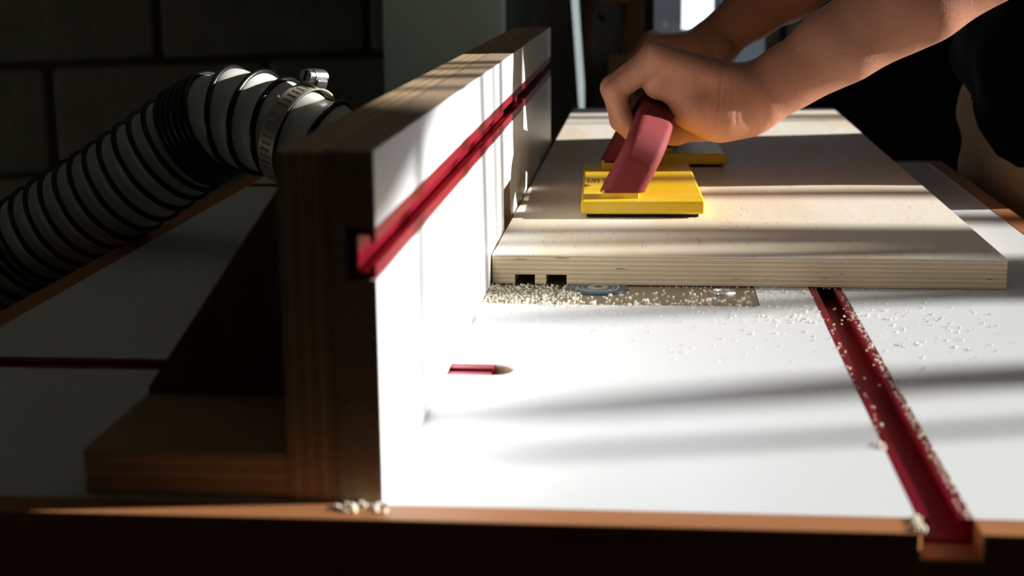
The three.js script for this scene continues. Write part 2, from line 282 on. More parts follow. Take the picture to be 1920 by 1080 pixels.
// ---------------------------------------------------------------- outdoors: snow, bare saplings whose twigs cross the sun's path
const ground = mesh(scene, 'ground', box(-40, 60, -1.3, -1.0, -90, 40, 0), M.snow); ground.userData.kind = 'structure';
tag(mesh(scene, 'shed', merge(box(-0.24, 0.122, -1.0, 1.1, -7.2, -6.0, 0.01), prism([[-0.26, 1.08], [0.14, 1.08], [-0.06, 1.4]], -7.3, -5.95, 0)), M.galv), 'grey shed in the snow beyond the glazed door', 'shed');
const up = (X, x, y, z) => { const k = (X - x) / toSun.x; return [X, y + toSun.y * k, z + toSun.z * k]; };   // where the sun ray through a point of the table top crosses the plane x = X
const twig = (X, pts, radii, n = 30) => taperTube(pts.map((p) => up(X, ...p)), radii, n, 8);
const sapling = (label, trunk, radii, twigs) => tag(mesh(scene, 'sapling', merge(taperTube(trunk, radii, 60, 10), ...twigs), M.bark), label, 'sapling');
{
  let X = 4.6;
  const a = up(X, 0.3, 0, -1.13);
  sapling('bare sapling outside the window forking into four twigs', [[X, -1.05, a[2] - 0.1], [X, 0.2, a[2] - 0.05], [X, 0.9, a[2] - 0.01], a], [0.06, 0.055, 0.05, 0.046], [
    twig(X, [[0.32, 0, -1.185], [0.15, 0, -1.19], [-0.118, 0, -1.19], [-0.118, 0.16, -1.185], [-0.118, 0.6, -1.2]], [0.036, 0.026, 0.02, 0.018, 0.006]),
    twig(X, [[0.32, 0, -1.155], [0.15, 0, -1.155], [-0.118, 0, -1.14], [-0.118, 0.16, -1.13], [-0.118, 0.6, -1.08]], [0.036, 0.024, 0.015, 0.013, 0.006]),
    twig(X, [[0.32, 0, -1.125], [0.15, 0, -1.115], [-0.118, 0, -1.07], [-0.118, 0.16, -1.05], [-0.118, 0.6, -0.98]], [0.036, 0.024, 0.019, 0.017, 0.006]),
    twig(X, [[0.32, 0, -1.1], [0.15, 0, -1.06], [-0.118, 0, -0.98], [-0.118, 0.16, -0.95], [-0.118, 0.6, -0.9]], [0.036, 0.018, 0.012, 0.011, 0.004]),
  ]);
  X = 4.15;
  const b = up(X, 0.42, 0, -0.9);
  sapling('bare sapling outside the window with one leaning stem', [[X, -1.05, b[2] + 0.12], [X, 0.3, b[2] + 0.05], b], [0.05, 0.044, 0.034], [
    twig(X, [[0.42, 0, -0.9], [0.3, 0, -0.879], [0.15, 0, -0.845], [0, 0, -0.795], [-0.118, 0, -0.76], [-0.118, 0.16, -0.76], [-0.118, 0.7, -0.8]], [0.034, 0.027, 0.022, 0.018, 0.015, 0.013, 0.005], 50),
    twig(X, [[0.42, 0, -0.895], [0.3, 0, -0.8], [-0.118, 0, -0.69], [-0.118, 0.1, -0.66]], [0.012, 0.007, 0.008, 0.006]),
  ]);
  X = 5.0;
  const c = up(X, 0.9, 0, -1.36);
  sapling('single bare stem standing straight outside the window', [[X, -1.05, c[2] - 0.2], [X, 0.4, c[2] - 0.06], c], [0.03, 0.025, 0.02], [
    twig(X, [[0.9, 0, -1.36], [0.3, 0, -1.4], [0.1, 0, -1.395], [-0.118, 0.2, -1.39]], [0.024, 0.026, 0.022, 0.01]),
  ]);
  X = 5.5;
  const f = up(X, 0.3, 0, -2.1);
  sapling('thin bare sapling at the far end of the window', [[X, -1.05, f[2]], [X, 0.4, f[2] + 0.03], f, up(X, -0.118, 0.1, -2.09), up(X, -0.118, 0.6, -2.05)], [0.03, 0.026, 0.022, 0.018, 0.006], [
    twig(X, [[0.5, 0, -2.1], [0.2, 0, -2.05], [-0.118, 0.2, -2.0]], [0.015, 0.009, 0.004]),
  ]);
  // a thick trunk leaning across the window's close end
  X = 3.6;
  const h = [up(X, -0.118, 0.175, -0.5), up(X, -0.118, 0.19, -0.65), up(X, -0.118, 0.228, -0.84), up(X, -0.118, 0.34, -1.1), up(X, -0.118, 0.7, -1.6)];
  sapling('thick leaning bare trunk outside the window', [[X, -1.05, h[0][2] + 1.0], [X, 0.6, h[0][2] + 0.6], ...h], [0.09, 0.085, 0.08, 0.07, 0.066, 0.055, 0.03], []);
}

// ---------------------------------------------------------------- the router table
const TX0 = -0.4346, TX1 = 0.3257, TZ0 = -0.629, TZ1 = -1.7854, TR = 0.0195;       // laminate field, edging width
const MX0 = 0.1178, MX1 = 0.1422, T1 = [-0.8445, -0.8695], T2 = [-1.576, -1.601], PL = [-0.16, 0.0785, -1.031, -1.29];
const table = thing('router_table', 'white laminate router table with reddish wood edging and red tracks let into its top', 'table', [-0.055, FLOOR, -1.2]);
{
  const arc = (z0, z1) => { const r = (z0 - z1) / 2, c = (z0 + z1) / 2; return Array.from({ length: 13 }, (_, i) => { const a = Math.PI / 2 - i * Math.PI / 12; return [-0.0912 + r * Math.cos(a), c + r * Math.sin(a)]; }); };
  const left = [[TX0, TZ0], [MX0, TZ0], [MX0, TZ1], [TX0, TZ1], [TX0, T2[1]], ...arc(T2[0], T2[1]).reverse(), [TX0, T2[0]], [TX0, T1[1]], ...arc(T1[0], T1[1]).reverse(), [TX0, T1[0]]];
  const hole = [[PL[0], PL[2]], [PL[1] - 0.004, PL[2]], [PL[1], PL[2] - 0.004], [PL[1], PL[3]], [PL[0], PL[3]]];
  const right = [[MX1, TZ0], [TX1, TZ0], [TX1, TZ1], [MX1, TZ1]];
  mesh(table, 'table_top', merge(slab(left, -0.0012, 0, [hole]), slab(right, -0.0012, 0)), M.laminate);
  mesh(table, 'substrate', merge(slab(left, -0.0125, -0.00125, [hole]), slab(right, -0.0125, -0.00125), box(TX0, TX1, -0.04, -0.0126, TZ1, TZ0, 0)), M.mdf);
  const ym = -0.045;
  // edging: the front strip is notched where the mitre track runs out
  const notch = [[TX0 - TR, ym], [TX1 + TR, ym], [TX1 + TR, -0.0004], [TX1 + TR - 0.0004, 0.0003], [MX1, 0.0003], [MX1, -0.0112], [MX0 - 0.001, -0.0112], [MX0 - 0.001, 0.0003], [TX0 - TR, 0.0003]];
  mesh(table, 'edge_strip', prism(notch, TZ0, TZ0 + TR, 0.0012), M.edgeX);
  mesh(table, 'edge_strip', box(TX0 - TR, TX1 + TR, ym, 0.0003, TZ1 - TR, TZ1, 0.0015), M.edgeX);
  mesh(table, 'edge_strip', box(TX0 - TR, TX0, ym, 0.0003, TZ1, TZ0, 0.0015), M.edgeZ);
  mesh(table, 'edge_strip', box(TX1, TX1 + TR, ym, 0.0003, TZ1, TZ0, 0.0015), M.edgeZ);
  // mitre track: two flanges, a channel with undercut lips
  const mt = [[MX0 + 0.0004, -0.012], [MX1 - 0.0004, -0.012], [MX1 - 0.0004, -0.0003], [MX1 - 0.0056, -0.0003], [MX1 - 0.0056, -0.0035], [MX1 - 0.0035, -0.0035], [MX1 - 0.0035, -0.0098], [MX0 + 0.0035, -0.0098], [MX0 + 0.0035, -0.0035], [MX0 + 0.0056, -0.0035], [MX0 + 0.0056, -0.0003], [MX0 + 0.0004, -0.0003]];
  mesh(table, 'miter_track', prism(mt, TZ1 + 0.001, TZ0 - 0.0005), M.redMetal);
  const tt = (z0, z1) => { const c = [[z1, -0.012], [z0, -0.012], [z0, -0.0004], [z0 - 0.0075, -0.0004], [z0 - 0.0075, -0.003], [z0 - 0.0035, -0.003], [z0 - 0.0035, -0.0095], [z1 + 0.0035, -0.0095], [z1 + 0.0035, -0.003], [z1 + 0.0075, -0.003], [z1 + 0.0075, -0.0004], [z1, -0.0004]].map(([z, y]) => [-z, y]); const g = prism(c, 0, -0.0918 - TX0 - 0.001); g.rotateY(Math.PI / 2); g.translate(TX0 + 0.001, 0, 0); return g; };
  mesh(table, 't_track', tt(T1[0] - 0.0005, T1[1] + 0.0005), M.redMetal);
  mesh(table, 't_track', tt(T2[0] - 0.0005, T2[1] + 0.0005), M.redMetal);
  mesh(table, 'cabinet', box(TX0 + 0.03, TX1 - 0.03, FLOOR, -0.0405, TZ1 + 0.03, TZ0 - 0.03, 0.002), M.cabinet);
}
// insert plate with a blue lock knob and a shiny cap, lying in its recess
{
  const p = thing('router_plate', 'brown grey metal insert plate sprinkled with sawdust in front of the plywood board', 'plate', [(PL[0] + PL[1]) / 2, -0.0125, (PL[2] + PL[3]) / 2]);
  const g = 0.0006, k = 0.0045, a = PL[0] + g, b = PL[1] - g, c = PL[2] - g, d = PL[3] + g;
  mesh(p, 'plate', slab([[a, c], [b - k, c], [b, c - k], [b, d], [a, d]], -0.0124, -0.0002), M.plate);
  const disc = (x, z, r0, r1, y0, y1, m, name, par) => { const pts = r0 ? [[r0, y0], [r1, y0], [r1, y1], [r0, y1], [r0, y0]] : [[0.0001, y0], [r1, y0], [r1, y1 - 0.0003], [r1 - 0.0004, y1], [0.0001, y1]]; const l = new THREE.LatheGeometry(pts.map((q) => new THREE.Vector2(...q)), 48); l.translate(x, 0, z); return mesh(par, name, l, m); };
  const K = disc(-0.0368, -1.0855, 0, 0.0228, -0.0002, 0.0007, M.blue, 'lock_knob', p);
  disc(-0.0368, -1.0855, 0.0152, 0.0159, 0.0006, 0.0011, M.pale, 'ring', K);
  disc(-0.0368, -1.0855, 0.0115, 0.0121, 0.0006, 0.0011, M.pale, 'ring', K);
  disc(-0.0368, -1.0855, 0, 0.0078, 0.0006, 0.0013, M.zinc, 'hub', K);
  disc(-0.0368, -1.0855, 0, 0.0034, 0.0012, 0.0015, M.black, 'socket', K);
  const S = disc(0.0548, -1.0755, 0, 0.0092, -0.0002, 0.0006, M.steel, 'screw_cap', p);
  for (const r of [0.0078, 0.0056]) { const t = new THREE.TorusGeometry(r, 0.0007, 8, 40); t.rotateX(Math.PI / 2); t.translate(0.0548, 0.0007, -1.0755); mesh(S, 'ridge', t, M.steel); }
  for (const [x, z, r] of [[0.0492, -1.0742, 0.0011], [0.0612, -1.0775, 0.0013], [0.0502, -1.0668, 0.0012], [0.0575, -1.071, 0.0009], [0.0528, -1.083, 0.001], [0.053, -1.0722, 0.0009]]) { const s = new THREE.SphereGeometry(r, 14, 10); s.scale(1, 0.7, 1); s.translate(x, 0.0009, z); mesh(S, 'bead', s, M.steel); }
}

// ---------------------------------------------------------------- the fence
const FX = -0.1178, FT = 0.0432, FH = 0.1596, FZ0 = -0.6305, FZ1 = -1.7852, FM = FX - 0.0205;
const fence = thing('router_fence', 'tall white faced fence with a plywood back and red track, standing across the router table', 'fence', [FX - FT / 2, 0, (FZ0 + FZ1) / 2]);
{
  const side = (x0, x1, groove, cut) => {                              // profile seen from the end, cut away over the bit opening
    const prof = (lo) => groove ? [[x0, lo], [x1, lo], [x1, 0.1029], [x1 - 0.0122, 0.1029], [x1 - 0.0122, 0.1263], [x1, 0.1263], [x1, FH], [x0, FH]] : [[x0, lo], [x1, lo], [x1, FH], [x0, FH]];
    return merge(prism(prof(0.0006), -1.2005, FZ0, 0), prism(prof(0.0556), -1.2665, -1.2005, 0), prism(prof(0.0006), FZ1, -1.2665, 0));
  };
  mesh(fence, 'face_board', side(FM, FX - 0.0011, true), M.mdf);
  const lam = (y0, y1, z0, z1) => box(FX - 0.001, FX, y0, y1, z0, z1, 0);
  mesh(fence, 'laminate', merge(lam(0.1263, FH, FZ1, FZ0), lam(0.0556, 0.1029, FZ1, FZ0), lam(0.0006, 0.0556, -1.2005, FZ0), lam(0.0006, 0.0556, FZ1, -1.2665)), M.laminate);
  // the back board's plies run upright across its thickness
  const back = merge(prism([[FX - FT, 0.0006], [FM - 0.0004, 0.0006], [FM - 0.0004, FH - 0.0003], [FX - FT, FH - 0.0003]], -1.2005, FZ0, 0.0004), prism([[FX - FT, 0.0556], [FM - 0.0004, 0.0556], [FM - 0.0004, FH - 0.0003], [FX - FT, FH - 0.0003]], -1.2665, -1.2005, 0), prism([[FX - FT, 0.0006], [FM - 0.0004, 0.0006], [FM - 0.0004, FH - 0.0003], [FX - FT, FH - 0.0003]], FZ1, -1.2665, 0));
  { const p = back.attributes.position, u = back.attributes.uv; for (let i = 0; i < p.count; i++) u.setXY(i, p.getY(i) + p.getZ(i), p.getX(i) - (FX - FT)); }
  mesh(fence, 'back_board', back, M.firEdge);
  const base = prism([[-0.2562, 0.0004], [FX - FT - 0.0003, 0.0004], [FX - FT - 0.0003, 0.0222], [-0.2562, 0.0222]], FZ1, FZ0 - 0.001, 0.0004);
  { const p = base.attributes.position, u = base.attributes.uv; for (let i = 0; i < p.count; i++) u.setXY(i, p.getX(i) + p.getZ(i), p.getY(i)); }
  mesh(fence, 'base_board', base, M.firEdge);
  mesh(fence, 'gusset', prism([[-0.2554, 0.0224], [FX - FT - 0.0003, 0.0224], [FX - FT - 0.0003, 0.155], [-0.1655, 0.155], [-0.2554, 0.026]], -0.742, -0.72, 0.0006), M.firFace);
  mesh(fence, 'gusset', prism([[-0.2554, 0.0224], [FX - FT - 0.0003, 0.0224], [FX - FT - 0.0003, 0.155], [-0.1655, 0.155], [-0.2554, 0.026]], -1.66, -1.638, 0.0006), M.firFace);
  const c = FX - 0.0003, tr = [[c - 0.0098, 0.1036], [c, 0.1036], [c, 0.1096], [c - 0.0024, 0.1096], [c - 0.0024, 0.1066], [c - 0.0076, 0.1066], [c - 0.0076, 0.1226], [c - 0.0024, 0.1226], [c - 0.0024, 0.1196], [c, 0.1196], [c, 0.1256], [c - 0.0098, 0.1256]];
  mesh(fence, 't_track', prism(tr, FZ1 + 0.002, FZ0 - 0.0004, 0.0002), M.redMetal);
  const port = new THREE.CylinderGeometry(0.039, 0.039, 0.05, 40, 1, true); port.rotateZ(Math.PI / 2); port.rotateZ(-0.12); port.translate(-0.182, 0.06, -1.172);
  mesh(fence, 'dust_port', merge(port, box(-0.1655, FX - FT - 0.0003, 0.0225, 0.125, -1.29, -1.04, 0.002)), M.black);
}

// ---------------------------------------------------------------- the plywood board being pushed, two dadoes under it
const BW = 0.3772, BT = 0.0223, BL = 1.113;
const board = thing('plywood_board', 'pale birch plywood board with two grooves underneath, pushed along the fence', 'board', [-0.1168, 0.0004, -1.0961], -0.0039);
{
  const g = prism([[0, 0], [0.0172, 0], [0.0172, 0.0072], [0.0322, 0.0072], [0.0322, 0], [0.0408, 0], [0.0408, 0.0072], [0.056, 0.0072], [0.056, 0], [BW, 0], [BW, BT - 0.0013], [0, BT - 0.0013]], -BL, 0, 0.0003);
  const p = g.attributes.position, u = g.attributes.uv; for (let i = 0; i < p.count; i++) u.setXY(i, p.getX(i) - p.getZ(i), p.getY(i));
  mesh(board, 'core', g, M.birchEdge, { local: true });
  mesh(board, 'face_veneer', box(0, BW, BT - 0.0013, BT, -BL, 0, 0.0004), M.birchFace, { local: true });
}

// ---------------------------------------------------------------- push blocks
function pushBlock(label, pos, turn) {
  const t = thing('push_block', label, 'push block', pos, turn);
  const W = 0.105, L = 0.245, T0 = 0.0032, T1b = 0.0147;
  mesh(t, 'base', box(0, W, T0, T1b, -L, 0, 0.0022), M.yellow, { local: true });
  mesh(t, 'sole', box(0.005, W - 0.005, 0, T0, -L + 0.005, -0.005, 0.0008), M.rubber, { local: true });
  const tilt = 27 * Math.PI / 180, Vx = Math.sin(tilt), Vy = Math.cos(tilt), half = 0.017, th = 0.0145, rad = 0.008;
  const pl = [[0.0265, 0], [0.0265, 0.012], [0.0265, 0.028], [0.0272, 0.0385], [0.0325, 0.048], [0.0445, 0.0545], [0.066, 0.0622], [0.095, 0.0675], [0.1225, 0.069]];
  const path = [...pl, ...pl.slice(0, -1).reverse().map(([u, v]) => [L - u, v])], curve = new THREE.CatmullRomCurve3(path.map(([u, v]) => new THREE.Vector3(u, v, 0)), false, 'catmullrom', 0.35);
  const n = 80, ring = []; for (let q = 0; q < 4; q++) for (let i = 0; i <= 5; i++) { const a = (q + i / 5) * Math.PI / 2, cx = (q === 0 || q === 3 ? 1 : -1) * (half - rad), cy = (q < 2 ? 1 : -1) * (th - rad); ring.push([cx + rad * Math.cos(a), cy + rad * Math.sin(a)]); }
  const P = [], U = [], I = [], m = ring.length;
  const floorY = T1b + 0.005;
  for (let i = 0; i <= n; i++) {
    const s = i / n, c = curve.getPointAt(s), tg = curve.getTangentAt(s), nu = -tg.y, nv = tg.x;
    ring.forEach(([b, e], j) => {
      let u = c.x + nu * e, v = c.y + nv * e, x = 0.033 + b * Vy + v * Vx, y = T1b + v * Vy - b * Vx;
      if (i < 10 || i > n - 10) { const w = i < 10 ? 1 - i / 10 : 1 - (n - i) / 10, want = floorY + (i < 10 ? c.y : c.y) * Vy; const dy = (want - y) * w; y += dy; x += dy * Vx / Vy; }
      P.push(x, y, -u); U.push(j / m * 0.11, s * 0.32);
    });
  }
  for (let i = 0; i < n; i++) for (let j = 0; j < m; j++) { const a = i * m + j, b = i * m + (j + 1) % m; I.push(a, b, a + m, b, b + m, a + m); }
  for (const base of [0, n * m]) for (let j = 1; j < m - 1; j++) base ? I.push(base, base + j, base + j + 1) : I.push(base, base + j + 1, base + j);
  const g = new THREE.BufferGeometry(); g.setAttribute('position', new THREE.Float32BufferAttribute(P, 3)); g.setAttribute('uv', new THREE.Float32BufferAttribute(U, 2)); g.setIndex(I); g.computeVertexNormals();
  mesh(t, 'handle', g, M.foam, { local: true, label: 'slanted red foam covered handle' });
  for (const z of [-0.0265, -L + 0.0265]) mesh(t, 'foot', box(0.0175, 0.0495, T1b - 0.0005, floorY + 0.002, z - 0.0125, z + 0.0125, 0.001), M.yellow, { local: true });
  return t;
}
const nearBlock = pushBlock('sunlit yellow push block with red handle under the nearer hand', [-0.0575, BT + 0.0006, -1.2577], 0.033);
const farBlock = pushBlock('shaded yellow push block under the farther hand, behind the first block', [-0.0245, BT + 0.0006, -1.5715], 0.033);
{ // dark print on the near block's top
  const cv = document.createElement('canvas'); cv.width = 256; cv.height = 512; const c = cv.getContext('2d');
  c.fillStyle = '#efc21a'; c.fillRect(0, 0, 256, 512); c.strokeStyle = c.fillStyle = '#2a220c'; c.lineWidth = 12;
  c.strokeRect(20, 150, 100, 220); c.beginPath(); c.moveTo(45, 330); c.lineTo(70, 190); c.lineTo(80, 330); c.lineTo(100, 190); c.stroke();
  for (let i = 0; i < 5; i++) c.fillRect(165, 110 + i * 62, 75, 40);
  const t = new THREE.CanvasTexture(cv); t.colorSpace = THREE.SRGBColorSpace;
  const g = new THREE.PlaneGeometry(0.024, 0.06); g.rotateX(-Math.PI / 2); g.translate(0.0155, 0.01478, -0.118);
  mesh(nearBlock, 'printed_mark', g, phys({ map: t, roughness: 0.45 }), { local: true });
}

// ---------------------------------------------------------------- dust hose over the table's left edge
const hose = thing('dust_hose', 'clear ribbed dust hose with black wire rings draped over the table edge', 'hose', [-0.4352, 0.0562, -1.25]);
{
  const pts = [[-0.178, 0.0585, -1.17], [-0.2252, 0.0633, -1.178], [-0.2479, 0.0795, -1.185], [-0.2662, 0.0917, -1.191], [-0.2845, 0.0998, -1.199], [-0.3043, 0.1049, -1.208], [-0.3266, 0.1092, -1.219], [-0.3453, 0.1098, -1.228], [-0.3676, 0.1022, -1.237], [-0.3934, 0.0882, -1.246], [-0.4352, 0.0617, -1.254], [-0.4844, 0.0325, -1.264], [-0.5357, 0.003, -1.276], [-0.5897, -0.032, -1.29], [-0.66, -0.083, -1.31], [-0.76, -0.19, -1.33], [-0.84, -0.35, -1.34], [-0.88, -0.6, -1.34], [-0.89, -0.86, -1.34]].map((p) => new THREE.Vector3(...p));
  const c = new THREE.CatmullRomCurve3(pts), L = c.getLength(), N = 1400, F = c.computeFrenetFrames(N, false);
  const rad = (l) => lerp(0.04, 0.0442, smooth(0.13, 0.23, l)) - 0.002 * smooth(0.03, 0, Math.abs(l - 0.122));
  // turns of the wire: the pitch closes up in two places
  const pitch = (l) => Math.abs(l - 0.221) < 0.016 ? 0.0062 : Math.abs(l - 0.435) < 0.006 ? 0.0075 : Math.abs(l - 0.495) < 0.006 ? 0.008 : l < 0.204 ? 0.0222 : 0.0176;
  const turn = [0]; for (let i = 1; i <= N; i++) turn.push(turn[i - 1] + (L / N) / pitch((i - 0.5) * L / N) * 2 * Math.PI);
  const wire = [];
  for (let i = 0; i <= N; i++) { const p = c.getPointAt(i / N), a = turn[i]; wire.push([p, F.normals[i], F.binormals[i], a, i * L / N]); }
  // film, drawn in between the turns
  const P = [], U = [], I = [], K = 56, NF = 900;
  for (let i = 0; i <= NF; i++) {
    const k = Math.min(N, Math.round(i / NF * N)), [p, n, b, a0, l] = wire[k];
    for (let j = 0; j <= K; j++) { const a = j / K * 2 * Math.PI, d = Math.cos(a - a0), r = rad(l) - 0.0026 * (0.5 - 0.5 * d) - 0.0006 * fbm(l * 120, a * 3, 5, 2); P.push(p.x + r * (Math.cos(a) * n.x + Math.sin(a) * b.x), p.y + r * (Math.cos(a) * n.y + Math.sin(a) * b.y), p.z + r * (Math.cos(a) * n.z + Math.sin(a) * b.z)); U.push(l, a * 0.048); }
  }
  for (let i = 0; i < NF; i++) for (let j = 0; j < K; j++) { const a = i * (K + 1) + j; I.push(a, a + 1, a + K + 1, a + 1, a + K + 2, a + K + 1); }
  const g = new THREE.BufferGeometry(); g.setAttribute('position', new THREE.Float32BufferAttribute(P, 3)); g.setAttribute('uv', new THREE.Float32BufferAttribute(U, 2)); g.setIndex(I); g.computeVertexNormals();
  mesh(hose, 'hose_wall', g, M.film);
  class Helix extends THREE.Curve {
    getPoint(s, o = new THREE.Vector3()) {                             // even steps of angle
      const want = s * turn[N]; let lo = 0, hi = N; while (hi - lo > 1) { const m = (lo + hi) >> 1; turn[m] <= want ? lo = m : hi = m; }
      const f = (want - turn[lo]) / (turn[hi] - turn[lo]), A = wire[lo], B = wire[hi], r = rad(lerp(A[4], B[4], f)) + 0.0008;
      const n = A[1].clone().lerp(B[1], f), b = A[2].clone().lerp(B[2], f);
      return o.copy(A[0]).lerp(B[0], f).addScaledVector(n, r * Math.cos(want)).addScaledVector(b, r * Math.sin(want));
    }
    getPointAt(s, o) { return this.getPoint(s, o); }
    getTangentAt(s, o) { return this.getTangent(s, o); }
  }
  mesh(hose, 'wire_coil', new THREE.TubeGeometry(new Helix(), Math.round(turn[N] / (2 * Math.PI) * 44), 0.0025, 8), M.black);
  // worm-drive clamp: slotted band, housing and screw
  const l = 0.122, k = Math.round(l / L * N), [p, n0, b0] = wire[k], T = F.tangents[k];
  const upv = new THREE.Vector3(0, 1, 0).addScaledVector(T, -T.y).normalize(), sv = new THREE.Vector3().crossVectors(T, upv).normalize();
  const at = (a, r, w) => p.clone().addScaledVector(upv, r * Math.cos(a)).addScaledVector(sv, r * Math.sin(a)).addScaledVector(T, w);
  const r0 = rad(l) + 0.0036, r1 = r0 + 0.0012, hw = 0.0072, strip = [];
  const patch = (a0, a1, w0, w1) => { const q = [], ix = []; for (const [a, r, w] of [[a0, r0, w0], [a1, r0, w0], [a1, r0, w1], [a0, r0, w1], [a0, r1, w0], [a1, r1, w0], [a1, r1, w1], [a0, r1, w1]]) q.push(...at(a, r, w).toArray()); ix.push(4, 5, 6, 4, 6, 7, 0, 2, 1, 0, 3, 2, 0, 1, 5, 0, 5, 4, 3, 6, 2, 3, 7, 6, 1, 2, 6, 1, 6, 5, 0, 4, 7, 0, 7, 3); const s = new THREE.BufferGeometry(); s.setAttribute('position', new THREE.Float32BufferAttribute(q, 3)); s.setIndex(ix); const t = s.toNonIndexed(); t.computeVertexNormals(); strip.push(t); };
  const steps = 96;
  for (let i = 0; i < steps; i++) { const a = i / steps * 2 * Math.PI, d = 2 * Math.PI / steps; if (i & 1) { patch(a, a + d * 0.8, -hw, -hw + 0.0028); patch(a, a + d * 0.8, hw - 0.0028, hw); patch(a + d * 0.8, a + d, -hw, hw); } else patch(a, a + d, -hw, hw); }
  const band = mesh(hose, 'clamp_band', merge(strip), M.zinc);
  const liner = []; for (let i = 0; i < 48; i++) liner.push(at(i / 48 * 2 * Math.PI, r0 - 0.0003, 0).toArray());
  const frame = (g, a, r, w) => { const m4 = new THREE.Matrix4().makeBasis(new THREE.Vector3().copy(T), at(a, 1, 0).sub(p).normalize(), new THREE.Vector3().crossVectors(T, at(a, 1, 0).sub(p).normalize())); m4.setPosition(at(a, r, w)); return g.applyMatrix4(m4); };
  const A0 = 0.12;
  mesh(hose, 'clamp_housing', merge(frame(boxUV(new RoundedBoxGeometry(0.0165, 0.009, 0.016, 3, 0.003)), A0, r1 + 0.0035, 0), frame((() => { const q = new THREE.CylinderGeometry(0.0062, 0.0062, 0.017, 24); q.rotateX(Math.PI / 2); return q; })(), A0, r1 + 0.0075, 0)), M.steel);
  const scr = frame((() => { const q = new THREE.CylinderGeometry(0.0058, 0.0062, 0.008, 6); q.rotateX(Math.PI / 2); q.translate(0, 0, -0.0115); return q; })(), A0, r1 + 0.0075, 0);
  const screw = mesh(hose, 'clamp_screw', scr, M.steel);
  mesh(screw, 'screw_slot', frame((() => { const q = new THREE.BoxGeometry(0.0016, 0.0085, 0.0012); q.translate(0, 0, -0.0154); return q; })(), A0, r1 + 0.0075, 0), M.black);
}

